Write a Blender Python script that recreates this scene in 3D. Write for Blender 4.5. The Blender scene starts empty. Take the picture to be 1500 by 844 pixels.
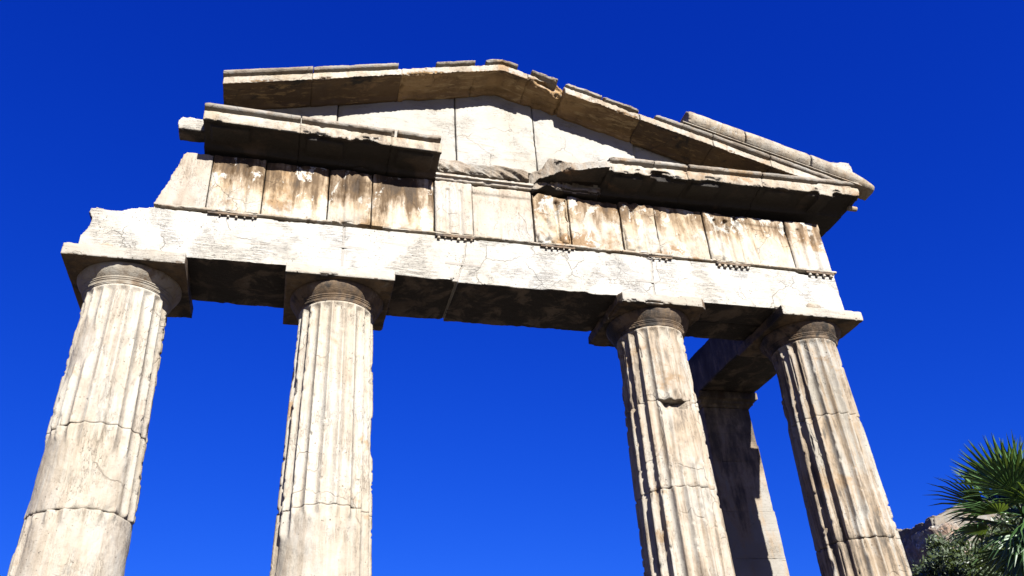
import bpy, bmesh, math, random
import numpy as np
from mathutils import Matrix, Vector

random.seed(7)
rng = np.random.default_rng(11)
scene = bpy.context.scene
COL = scene.collection
rad = math.radians

# ------------------------------------------------------------------ camera
cam_d = bpy.data.cameras.new("camera")
cam_d.sensor_width = 36.0
cam_d.lens = 1202.19 / 1500.0 * 36.0
cam_d.clip_start = 0.1
cam_d.clip_end = 6000
cam = bpy.data.objects.new("camera", cam_d)
COL.objects.link(cam)
CR, CU, CF = Vector((.9655, -.2531, -.0617)), Vector((-.0828, -.5226, .8485)), Vector((.247, .8141, .5255))
CP = Vector((-2.7411, -9.2039, 1.9023))
m = Matrix.Identity(4)
for i in range(3):
    m[i][0], m[i][1], m[i][2], m[i][3] = CR[i], CU[i], -CF[i], CP[i]
cam.matrix_world = m
scene.camera = cam

# ------------------------------------------------------------------ sky, sun, exposure
SUN_AZ, SUN_EL = 8.0, 29.0          # azimuth to the right of the facade's normal
world = bpy.data.worlds.new("World")
scene.world = world
world.use_nodes = True
wt = world.node_tree
wt.nodes.clear()
wo = wt.nodes.new("ShaderNodeOutputWorld")
bg = wt.nodes.new("ShaderNodeBackground")
sky = wt.nodes.new("ShaderNodeTexSky")
sky.sky_type = 'NISHITA'
sky.sun_disc = False
sky.sun_elevation = rad(SUN_EL)
sky.sun_rotation = rad(180 - SUN_AZ)
sky.altitude = 150
sky.air_density = 1.0
sky.dust_density = 0.15
sky.ozone_density = 3.0
# colour grade of the clear sky: deeper blue, as the phone recorded it
sep = wt.nodes.new("ShaderNodeSeparateColor")
cmb = wt.nodes.new("ShaderNodeCombineColor")
wt.links.new(sky.outputs[0], sep.inputs[0])
for ch, (pw, k) in enumerate([(1.8, .24 * 10 ** -.8), (1.1, .36 * 10 ** -.1), (.65, 1.20 * 10 ** .35)]):
    pn = wt.nodes.new("ShaderNodeMath")
    pn.operation = 'POWER'
    pn.inputs[1].default_value = pw
    mn = wt.nodes.new("ShaderNodeMath")
    mn.operation = 'MULTIPLY'
    mn.inputs[1].default_value = k / 1.19 * .555
    wt.links.new(sep.outputs[ch], pn.inputs[0])
    wt.links.new(pn.outputs[0], mn.inputs[0])
    wt.links.new(mn.outputs[0], cmb.inputs[ch])
wt.links.new(cmb.outputs[0], bg.inputs['Color'])
bg.inputs['Strength'].default_value = 0.05
wt.links.new(bg.outputs[0], wo.inputs['Surface'])

sun_d = bpy.data.lights.new("sun", 'SUN')
sun_d.energy = 5.0
sun_d.angle = rad(0.5)
sun_d.color = (1.0, .975, .925)
sun = bpy.data.objects.new("sun", sun_d)
COL.objects.link(sun)
to_sun = Vector((math.sin(rad(SUN_AZ)) * math.cos(rad(SUN_EL)), -math.cos(rad(SUN_AZ)) * math.cos(rad(SUN_EL)), math.sin(rad(SUN_EL))))
sun.rotation_euler = to_sun.to_track_quat('Z', 'Y').to_euler()
sun.location = (0, -20, 30)

scene.view_settings.view_transform = 'Standard'
scene.view_settings.look = 'None'
scene.view_settings.gamma = 1.0
scene.view_settings.exposure = 2.1
scene.view_settings.use_curve_mapping = False
scene.cycles.max_bounces = 6
scene.cycles.diffuse_bounces = 4


# ------------------------------------------------------------------ noise (vectorised value noise)
def _h(ix, iy, iz, s):
    h = (ix.astype(np.uint32) * np.uint32(374761393) + iy.astype(np.uint32) * np.uint32(668265263)
         + iz.astype(np.uint32) * np.uint32(2147483647) + np.uint32((s * 144665) & 0xffffffff))
    h = (h ^ (h >> np.uint32(13))) * np.uint32(1274126177)
    h = h ^ (h >> np.uint32(16))
    h = (h * np.uint32(2246822519)) ^ (h >> np.uint32(11))
    return (h & np.uint32(0xffffff)).astype(np.float32) / np.float32(0xffffff)


def vnoise(p, s=0):
    i = np.floor(p).astype(np.int64)
    f = (p - i).astype(np.float32)
    f = f * f * (3 - 2 * f)
    i = i & 0xffffffff
    r = 0
    for dx in (0, 1):
        for dy in (0, 1):
            for dz in (0, 1):
                w = (f[:, 0] if dx else 1 - f[:, 0]) * (f[:, 1] if dy else 1 - f[:, 1]) * (f[:, 2] if dz else 1 - f[:, 2])
                r = r + w * _h(i[:, 0] + dx, i[:, 1] + dy, i[:, 2] + dz, s)
    return r


def fbm(p, f, octv=4, s=0, sc=(1, 1, 1)):
    p = np.asarray(p, dtype=np.float64) * np.array(sc) * f + 311.7 + s * 7.13
    a, t, n = 1.0, 0, 0.0
    for k in range(octv):
        t = t + a * vnoise(p, s + k * 17)
        n += a
        a *= .5
        p = p * 2.03 + 5.1
    return t / n - .5            # about -.35 .. .35


# ------------------------------------------------------------------ materials
class NT:
    def __init__(s, name):
        s.m = bpy.data.materials.new(name)
        s.m.use_nodes = True
        s.t = s.m.node_tree
        s.t.nodes.clear()
        s.out = s.t.nodes.new("ShaderNodeOutputMaterial")
        s.b = s.t.nodes.new("ShaderNodeBsdfPrincipled")
        s.t.links.new(s.b.outputs[0], s.out.inputs[0])
        s.geo = s.t.nodes.new("ShaderNodeNewGeometry")

    def put(s, sock, v):
        if v is None:
            return
        if hasattr(v, 'is_output') or isinstance(v, bpy.types.NodeSocket):
            s.t.links.new(v, sock)
        elif isinstance(v, (tuple, list)) and len(v) == 3 and sock.type == 'RGBA':
            sock.default_value = (*v, 1)
        else:
            sock.default_value = v

    def pos(s, sc=(1, 1, 1), off=(0, 0, 0), src=None):
        n = s.t.nodes.new("ShaderNodeMapping")
        s.put(n.inputs['Vector'], src or s.geo.outputs['Position'])
        n.inputs['Scale'].default_value = sc
        n.inputs['Location'].default_value = off
        return n.outputs[0]

    def noise(s, vec, scale, detail=5, rough=.6, dist=0.0):
        n = s.t.nodes.new("ShaderNodeTexNoise")
        s.put(n.inputs['Vector'], vec)
        n.inputs['Scale'].default_value = scale
        n.inputs['Detail'].default_value = detail
        n.inputs['Roughness'].default_value = rough
        n.inputs['Distortion'].default_value = dist
        return n.outputs[0]

    def ramp(s, v, a, b, lo=0.0, hi=1.0):
        n = s.t.nodes.new("ShaderNodeMapRange")
        n.interpolation_type = 'SMOOTHSTEP'
        s.put(n.inputs[0], v)
        n.inputs[1].default_value, n.inputs[2].default_value = a, b
        n.inputs[3].default_value, n.inputs[4].default_value = lo, hi
        return n.outputs[0]

    def math(s, op, a, b=None):
        n = s.t.nodes.new("ShaderNodeMath")
        n.operation = op
        s.put(n.inputs[0], a)
        s.put(n.inputs[1], b)
        return n.outputs[0]

    def mix(s, f, a, b, mode='MIX'):
        n = s.t.nodes.new("ShaderNodeMix")
        n.data_type = 'RGBA'
        n.blend_type = mode
        s.put(n.inputs[0], f)
        s.put(n.inputs[6], a)
        s.put(n.inputs[7], b)
        return n.outputs[2]

    def cracks(s, scale, width, warp=.25):
        p = s.geo.outputs['Position']
        n = s.t.nodes.new("ShaderNodeTexNoise")
        s.put(n.inputs['Vector'], p)
        n.inputs['Scale'].default_value = scale * 1.7
        n.inputs['Detail'].default_value = 4
        mx = s.mix(warp, p, n.outputs['Color'], 'LINEAR_LIGHT')
        v = s.t.nodes.new("ShaderNodeTexVoronoi")
        v.feature = 'DISTANCE_TO_EDGE'
        s.put(v.inputs['Vector'], mx)
        v.inputs['Scale'].default_value = scale
        return s.ramp(v.outputs['Distance'], 0, width, 1, 0)


def marble(name, base=(.60, .565, .50), cream=(.52, .46, .37), vein=.5, vein_sc=(1.0, 1.0, 26), streak=0.0, streak_dir=(9, 9, .8), streak_col=(.17, .105, .055),
           patina=0.0, patina_col=(.26, .15, .07), patina_sc=1.3, soot=0.0, soot_sc=1.6, soot_col=(.035, .028, .022), pits=.5, crack=.4, crack_sc=1.6, bump=.6,
           top=None, blotch=.25, lines=0.35, vein_col=(.30, .25, .20), flake=0.0, vein_lo=.56):
    t = NT(name)
    P_ = t.geo.outputs['Position']
    c = t.mix(t.ramp(t.noise(P_, .9, 5, .6), .38, .62), base, cream)
    c = t.mix(t.ramp(t.noise(t.pos(off=(3, 1, 9)), 5.5, 6, .65), .5, .72, 0, blotch), c, (.36, .33, .29))
    v = t.noise(t.pos(vein_sc), 1.0, 6, .7, .6)
    vm = t.math('MULTIPLY', t.ramp(v, vein_lo, vein_lo + .10), t.ramp(t.noise(t.pos(off=(8, 2, 1)), 1.6, 4), .38, .6))
    c = t.mix(t.math('MULTIPLY', vm, vein), c, vein_col)
    if patina > 0:
        pn = t.noise(t.pos(off=(1.7, 4, 2.2)), patina_sc, 8, .68, .3)
        c = t.mix(t.ramp(pn, .62 - patina * .25, .70 - patina * .2, 0, .9), c, patina_col)
    if streak > 0:
        sn = t.noise(t.pos(streak_dir), 1.0, 7, .65, .4)
        big = t.noise(t.pos((2.4, 2.4, 1.5), (5, 5, 5)), 1.0, 6, .7)
        sm = t.math('ADD', t.math('MULTIPLY', sn, .6), t.math('MULTIPLY', big, .4))
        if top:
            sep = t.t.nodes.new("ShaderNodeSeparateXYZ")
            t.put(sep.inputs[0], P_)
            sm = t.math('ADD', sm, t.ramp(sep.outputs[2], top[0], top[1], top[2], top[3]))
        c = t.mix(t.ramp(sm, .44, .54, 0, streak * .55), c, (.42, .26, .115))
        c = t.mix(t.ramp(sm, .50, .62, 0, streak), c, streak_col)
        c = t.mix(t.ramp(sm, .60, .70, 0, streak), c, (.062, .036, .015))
    if flake > 0:
        fk = t.noise(t.pos((1.2, 1.2, .8), (6, 1, 3)), 3.1, 9, .72, .5)
        c = t.mix(t.ramp(fk, .60 - flake * .08, .615 - flake * .08, 0, .92), c, base)
    if soot > 0:
        so = t.noise(t.pos((1, 1, 1), (7, 3, 4)), soot_sc, 8, .66, .5)
        c = t.mix(t.ramp(so, .60 - soot * .3, .68 - soot * .22), c, soot_col)
    pn = t.noise(P_, 42, 3, .55)
    pm = t.math('MULTIPLY', t.ramp(pn, .62, .70), t.ramp(t.noise(t.pos(off=(9, 9, 2)), 3.0, 4), .45, .6))
    c = t.mix(t.math('MULTIPLY', pm, pits), c, (.13, .10, .075))
    cr = t.math('MULTIPLY', t.cracks(crack_sc, .012), t.ramp(t.noise(t.pos(off=(2, 8, 5)), 1.3, 3), .5, .62))
    c = t.mix(t.math('MULTIPLY', cr, crack), c, (.09, .065, .045))
    ln = t.noise(t.pos((vein_sc[0] * 2.2, vein_sc[1] * 2.2, vein_sc[2] * 2.0), (4, 4, 4)), 1.0, 5, .75, 1.2)
    lm = t.math('MULTIPLY', t.ramp(t.math('ABSOLUTE', t.math('SUBTRACT', ln, .5)), .0, .018, 1, 0), t.ramp(t.noise(t.pos(off=(5, 6, 7)), 2.3, 4), .48, .62))
    c = t.mix(t.math('MULTIPLY', lm, lines), c, (.12, .09, .065))
    oi = t.t.nodes.new("ShaderNodeObjectInfo")
    c = t.mix(1.0, c, t.mix(oi.outputs['Random'], (.335, .33, .32), (.395, .395, .39)), 'MULTIPLY')
    t.put(t.b.inputs['Base Color'], c)
    t.b.inputs['Roughness'].default_value = .78
    t.b.inputs['Specular IOR Level'].default_value = .25
    h = t.math('ADD', t.math('MULTIPLY', t.noise(P_, 13, 8, .68), 1.0), t.math('MULTIPLY', v, .35))
    h = t.math('SUBTRACT', h, t.math('ADD', t.math('MULTIPLY', pm, .5), t.math('MULTIPLY', t.math('ADD', cr, t.math('MULTIPLY', lm, .5)), .6)))
    bn = t.t.nodes.new("ShaderNodeBump")
    bn.inputs['Strength'].default_value = bump
    bn.inputs['Distance'].default_value = .022
    t.put(bn.inputs['Height'], h)
    t.put(t.b.inputs['Normal'], bn.outputs[0])
    return t.m


M_ARCH = marble("architrave_marble", base=(.56, .54, .50), cream=(.52, .485, .42), lines=.55, vein=.8, vein_col=(.36, .31, .25), crack=.35, blotch=.4, pits=.9, bump=.9)
M_ABA = marble("abacus_marble", base=(.52, .49, .44), cream=(.47, .42, .34), lines=.7, vein=.6, patina=.12, patina_col=(.46, .30, .16), crack=.4, blotch=.3)
M_TYMP = marble("tympanum_marble", base=(.53, .51, .47), cream=(.49, .455, .385), vein=.8, vein_sc=(1.4, 1.4, 15), vein_col=(.42, .34, .25), lines=.85, crack=.6, blotch=.18)
M_COL = marble("column_marble", base=(.58, .54, .47), cream=(.53, .475, .385), vein=.4, vein_sc=(11, 11, 1.3), streak=.35, streak_dir=(13, 13, 1.2), streak_col=(.24, .18, .12), patina=.10,
               patina_col=(.44, .29, .16), pits=1.0, crack=.4, crack_sc=1.1, blotch=.45, lines=.8)
M_COLG = marble("grey_column_marble", base=(.54, .50, .43), cream=(.48, .42, .335), vein=.4, vein_sc=(11, 11, 1.3), streak=.7, streak_dir=(12, 12, .7), streak_col=(.13, .105, .08), patina=.12,
                patina_col=(.38, .26, .15), pits=1.0, crack=.4, crack_sc=1.1, blotch=.6, lines=.8)
M_CAP = marble("capital_marble", base=(.50, .46, .39), cream=(.42, .36, .27), streak=.3, patina=.35, patina_col=(.22, .145, .085), vein=.3, crack=.5, blotch=.5)
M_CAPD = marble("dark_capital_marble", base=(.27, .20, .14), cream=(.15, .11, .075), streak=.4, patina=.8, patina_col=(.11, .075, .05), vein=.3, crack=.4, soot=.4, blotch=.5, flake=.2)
FR = dict(vein=.4, vein_sc=(8, 8, 1.6), streak_dir=(6.5, 6.5, 1.0), crack=.6, pits=.7, blotch=.3)
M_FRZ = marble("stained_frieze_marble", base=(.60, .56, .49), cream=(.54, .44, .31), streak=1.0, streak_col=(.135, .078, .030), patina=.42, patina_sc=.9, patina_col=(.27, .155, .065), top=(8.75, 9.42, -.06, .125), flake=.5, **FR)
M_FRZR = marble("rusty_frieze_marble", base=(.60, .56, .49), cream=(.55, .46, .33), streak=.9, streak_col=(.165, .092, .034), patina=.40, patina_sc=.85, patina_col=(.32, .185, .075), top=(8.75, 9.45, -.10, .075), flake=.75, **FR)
M_FRZC = marble("clean_frieze_marble", base=(.56, .525, .47), cream=(.54, .48, .40), vein=.5, vein_sc=(7, 7, 2), streak=.3, streak_dir=(7.5, 7.5, .9), streak_col=(.30, .20, .12), crack=.5, pits=.7, blotch=.25, lines=.5)
M_GEI = marble("cornice_marble", base=(.54, .50, .43), cream=(.48, .41, .31), vein=.5, streak=.5, streak_dir=(9, 3, 5), streak_col=(.12, .10, .08), patina=.22, patina_col=(.40, .25, .13), pits=.9, crack=.5, blotch=.5, lines=.6, flake=.3)
M_BEAD = marble("lichened_moulding_marble", base=(.40, .375, .335), cream=(.30, .27, .225), vein=.4, streak=.5, streak_dir=(6, 6, 6), streak_col=(.10, .085, .07), patina=.15, patina_col=(.36, .24, .13), pits=.9, crack=.5, blotch=.7, lines=.6)
M_RSC = marble("bounce_lit_honey_marble", base=(.54, .34, .155), cream=(.32, .195, .09), vein=.95, vein_sc=(1.3, 16, 10), vein_lo=.50, vein_col=(.70, .50, .26), patina=.2, patina_col=(.13, .08, .045), pits=.3, crack=.6, blotch=.1, lines=.9, bump=.9)  # honey stone of the middle blocks, lightened to put bounced light into the colour
M_COLD = marble("darkened_column_marble", base=(.47, .445, .395), cream=(.40, .36, .295), vein=.5, vein_sc=(11, 11, 1.3), vein_col=(.2, .17, .13), streak=.95, streak_dir=(11, 11, .6), streak_col=(.10, .085, .066), patina=.12,
                patina_col=(.38, .26, .15), pits=1.0, crack=.4, crack_sc=1.1, blotch=.75, lines=.8)
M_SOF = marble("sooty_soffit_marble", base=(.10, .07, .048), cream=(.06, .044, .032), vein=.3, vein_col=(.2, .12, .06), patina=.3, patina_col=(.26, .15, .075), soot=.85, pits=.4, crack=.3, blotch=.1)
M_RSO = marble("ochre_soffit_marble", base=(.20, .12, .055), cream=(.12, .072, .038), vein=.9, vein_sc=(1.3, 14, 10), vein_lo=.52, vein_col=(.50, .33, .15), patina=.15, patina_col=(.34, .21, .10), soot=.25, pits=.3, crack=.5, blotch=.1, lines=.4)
M_ROUGH = marble("fractured_marble", base=(.46, .43, .38), cream=(.36, .31, .25), vein=.9, vein_sc=(9, 9, 14), vein_col=(.18, .14, .10), streak=.4, patina=.2, pits=.9, crack=.8, crack_sc=4, bump=1.0, blotch=.5)
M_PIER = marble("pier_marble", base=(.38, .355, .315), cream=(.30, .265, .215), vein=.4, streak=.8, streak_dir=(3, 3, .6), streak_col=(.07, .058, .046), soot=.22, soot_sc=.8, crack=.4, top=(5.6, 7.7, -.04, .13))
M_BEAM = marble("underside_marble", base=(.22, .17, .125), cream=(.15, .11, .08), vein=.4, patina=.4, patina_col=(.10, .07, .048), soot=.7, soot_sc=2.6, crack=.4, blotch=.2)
M_CLAMP = marble("repair_mortar", base=(.46, .43, .39), cream=(.42, .38, .33), vein=.1, crack=.1, pits=.3, lines=0)


def plain(name, col, rough=.8, var=.25, scale=8, bump=.3):
    t = NT(name)
    n = t.noise(t.geo.outputs['Position'], scale, 6, .65)
    c = t.mix(t.ramp(n, .3, .7), tuple(x * (1 - var) for x in col), tuple(min(1, x * (1 + var)) for x in col))
    t.put(t.b.inputs['Base Color'], c)
    t.b.inputs['Roughness'].default_value = rough
    t.b.inputs['Specular IOR Level'].default_value = .3
    bn = t.t.nodes.new("ShaderNodeBump")
    bn.inputs['Strength'].default_value = bump
    bn.inputs['Distance'].default_value = .02
    t.put(bn.inputs['Height'], n)
    t.put(t.b.inputs['Normal'], bn.outputs[0])
    return t.m


# ------------------------------------------------------------------ objects and parents
WORLD_LOC = {}


def empty(name, loc, parent=None):
    o = bpy.data.objects.new(name, None)
    COL.objects.link(o)
    o.empty_display_size = .2
    loc = Vector(loc)
    WORLD_LOC[o.name] = loc
    if parent is not None:
        o.parent = parent
        o.location = loc - WORLD_LOC[parent.name]
    else:
        o.location = loc
    return o


def link(name, me, mat, parent=None):
    """mesh data comes in world coordinates; it is shifted so that its origin sits with its parent."""
    o = bpy.data.objects.new(name, me)
    COL.objects.link(o)
    if mat is not None:
        for mm in (mat if isinstance(mat, (list, tuple)) else [mat]):
            me.materials.append(mm)
    if parent is not None:
        o.parent = parent
        off = WORLD_LOC[parent.name]
        me.transform(Matrix.Translation(-off))
        WORLD_LOC[o.name] = off
    else:
        WORLD_LOC[o.name] = Vector((0, 0, 0))
    return o


def describe(o, label, cat, group=None, kind=None):
    o['label'] = label
    o['category'] = cat
    if group:
        o['group'] = group
    if kind:
        o['kind'] = kind


def prism(bm, poly, axis, a, b, fn=None):
    """closed prism: poly in the two other axes (x: YZ, y: XZ, z: XY)."""
    def P3(p, t):
        q = {'x': (t, p[0], p[1]), 'y': (p[0], t, p[1]), 'z': (p[0], p[1], t)}[axis]
        return fn(*q) if fn else q
    va = [bm.verts.new(P3(p, a)) for p in poly]
    vb = [bm.verts.new(P3(p, b)) for p in poly]
    fs = [bm.faces.new(va), bm.faces.new(vb[::-1])]
    n = len(poly)
    for i in range(n):
        fs.append(bm.faces.new((va[i], vb[i], vb[(i + 1) % n], va[(i + 1) % n])))
    bmesh.ops.recalc_face_normals(bm, faces=fs)


def boxp(bm, x0, x1, y0, y1, z0, z1, fn=None):
    prism(bm, [(x0, z0), (x1, z0), (x1, z1), (x0, z1)], 'y', y0, y1, fn)


DEPS = bpy.context.evaluated_depsgraph_get


def erode(me, chip=.05, chip_t=.05, chip_f=3.0, rough=.008, rough_f=4.0, seed=0, spread=4, post=None, kx=.25):
    n = len(me.vertices)
    co = np.empty(n * 3, np.float32)
    me.vertices.foreach_get('co', co)
    co = co.reshape(-1, 3)
    no = np.empty(n * 3, np.float32)
    me.vertex_normals.foreach_get('vector', no)
    no = no.reshape(-1, 3)
    ed = np.empty(len(me.edges) * 2, np.int32)
    me.edges.foreach_get('vertices', ed)
    ed = ed.reshape(-1, 2)
    a, b = ed[:, 0], ed[:, 1]
    d = 1 - (no[a] * no[b]).sum(1)
    e = np.bincount(a, d, n) + np.bincount(b, d, n)
    e = np.clip(e * 2.5, 0, 1)
    deg = np.maximum(np.bincount(a, minlength=n) + np.bincount(b, minlength=n), 1)
    s = e.copy()
    for k in range(spread):
        s = .35 * s + .65 * (np.bincount(a, s[b], n) + np.bincount(b, s[a], n)) / deg
    s = np.clip(s * 2.2, 0, 1)
    nn = no.copy()
    for k in range(2):
        acc = np.stack([np.bincount(a, nn[b, i], n) + np.bincount(b, nn[a, i], n) for i in range(3)], 1)
        nn = nn + acc
        nn /= np.maximum(np.linalg.norm(nn, axis=1, keepdims=True), 1e-6)
    c1 = np.clip(fbm(co, chip_f, 4, seed) - chip_t, 0, 1) / .3
    c2 = np.clip(fbm(co, chip_f * 4, 3, seed + 5) - .02, 0, 1) / .3
    c1 = .45 * c1 + .55 * np.floor(c1 * 3.5) / 3.5            # stepped, so breaks have faces
    disp = s * (chip * c1 + chip * .35 * c2) + rough * 2 * (fbm(co, rough_f, 4, seed + 9) + .12)
    co = co - nn * disp[:, None] * np.array([kx, 1, 1])
    if post is not None:
        co = post(co, no, s)
    me.vertices.foreach_set('co', co.astype(np.float32).ravel())
    me.update()


def stone(name, bm, mat, parent, vox=.02, seed=None, post=None, smooth=True, under=None, deep=False, **kw):
    """rough masonry from closed prisms: voxel skin, then chipped and worn edges. `under` = material of undersides (index 1)."""
    me0 = bpy.data.meshes.new("tmp")
    bm.to_mesh(me0)
    bm.free()
    tmp = bpy.data.objects.new("tmp", me0)
    COL.objects.link(tmp)
    md = tmp.modifiers.new("r", 'REMESH')
    md.mode = 'VOXEL'
    md.voxel_size = vox
    md.adaptivity = 0
    dg = DEPS()
    dg.update()
    me = bpy.data.meshes.new_from_object(tmp.evaluated_get(dg))
    me.name = name
    bpy.data.objects.remove(tmp)
    bpy.data.meshes.remove(me0)
    me.materials.clear()
    if seed is None:
        seed = sum(map(ord, name)) + len(bpy.data.objects)
    erode(me, seed=seed, post=post, **kw)
    me.polygons.foreach_set('use_smooth', np.full(len(me.polygons), smooth))
    o = link(name, me, [mat, under] if under else mat, parent)
    if under:
        k = len(me.polygons)
        nz = np.empty(k * 3, np.float32)
        me.polygons.foreach_get('normal', nz)
        ce = np.empty(k * 3, np.float32)
        me.polygons.foreach_get('center', ce)
        nz, ce = nz.reshape(-1, 3), ce.reshape(-1, 3)
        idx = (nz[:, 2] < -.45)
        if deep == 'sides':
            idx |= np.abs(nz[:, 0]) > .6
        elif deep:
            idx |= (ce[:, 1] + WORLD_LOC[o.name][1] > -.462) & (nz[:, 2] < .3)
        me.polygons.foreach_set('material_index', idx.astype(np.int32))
    return o


def mesh_obj(name, bm, mat, parent=None, smooth=False):
    me = bpy.data.meshes.new(name)
    bm.to_mesh(me)
    bm.free()
    me.polygons.foreach_set('use_smooth', np.full(len(me.polygons), smooth))
    return link(name, me, mat, parent)


# ================================================================== ground
def build_ground():
    t = NT("dry_earth")
    P_ = t.geo.outputs['Position']
    n = t.noise(P_, .6, 8, .65)
    c = t.mix(t.ramp(n, .35, .65), (.055, .043, .030), (.080, .062, .043))  # unseen earth, darkened to weaken the light bounced onto the undersides
    c = t.mix(t.ramp(t.noise(P_, 9, 6, .7), .5, .7, 0, .6), c, (.04, .032, .025))
    t.put(t.b.inputs['Base Color'], c)
    t.b.inputs['Roughness'].default_value = .95
    bn = t.t.nodes.new("ShaderNodeBump")
    bn.inputs['Strength'].default_value = .5
    bn.inputs['Distance'].default_value = .03
    t.put(bn.inputs['Height'], t.noise(P_, 14, 8, .7))
    t.put(t.b.inputs['Normal'], bn.outputs[0])
    bm = bmesh.new()
    r = [0, 8, 16, 30, 60, 120, 300, 900, 2500]
    rings = []
    for q in r[1:]:
        rings.append([bm.verts.new((q * math.cos(k * math.pi / 24), q * math.sin(k * math.pi / 24), 0)) for k in range(48)])
    bm.faces.new(rings[0])
    for A_, B_ in zip(rings, rings[1:]):
        for k in range(48):
            bm.faces.new((A_[k], B_[k], B_[(k + 1) % 48], A_[(k + 1) % 48]))
    bmesh.ops.recalc_face_normals(bm, faces=bm.faces)
    o = mesh_obj("ground", bm, t.m)
    o['kind'] = 'structure'
    o['label'] = 'dry dark earth around the foot of the gateway'


build_ground()

# ================================================================== the gateway
Y0 = .54
gate = empty("marble_gateway", (0, Y0, 0))
describe(gate, "ruined white marble gateway with four fluted Doric columns and a broken gable against the sky", "gateway", kind='thing')

# steps under the columns
bm = bmesh.new()
boxp(bm, -6.0, 6.0, -.75, 4.6, 0.17, .35)
boxp(bm, -6.35, 6.35, -1.1, 4.95, -.05, .165)
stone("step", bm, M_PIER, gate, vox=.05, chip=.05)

COLX = [-4.85, -2.267, 2.267, 4.85]
Z_TOP = 7.46


def shaft_r(z):
    t = (z - .35) / (Z_TOP - .35)
    return .625 - .135 * t - .012 * math.sin(math.pi * t) * -1


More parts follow.
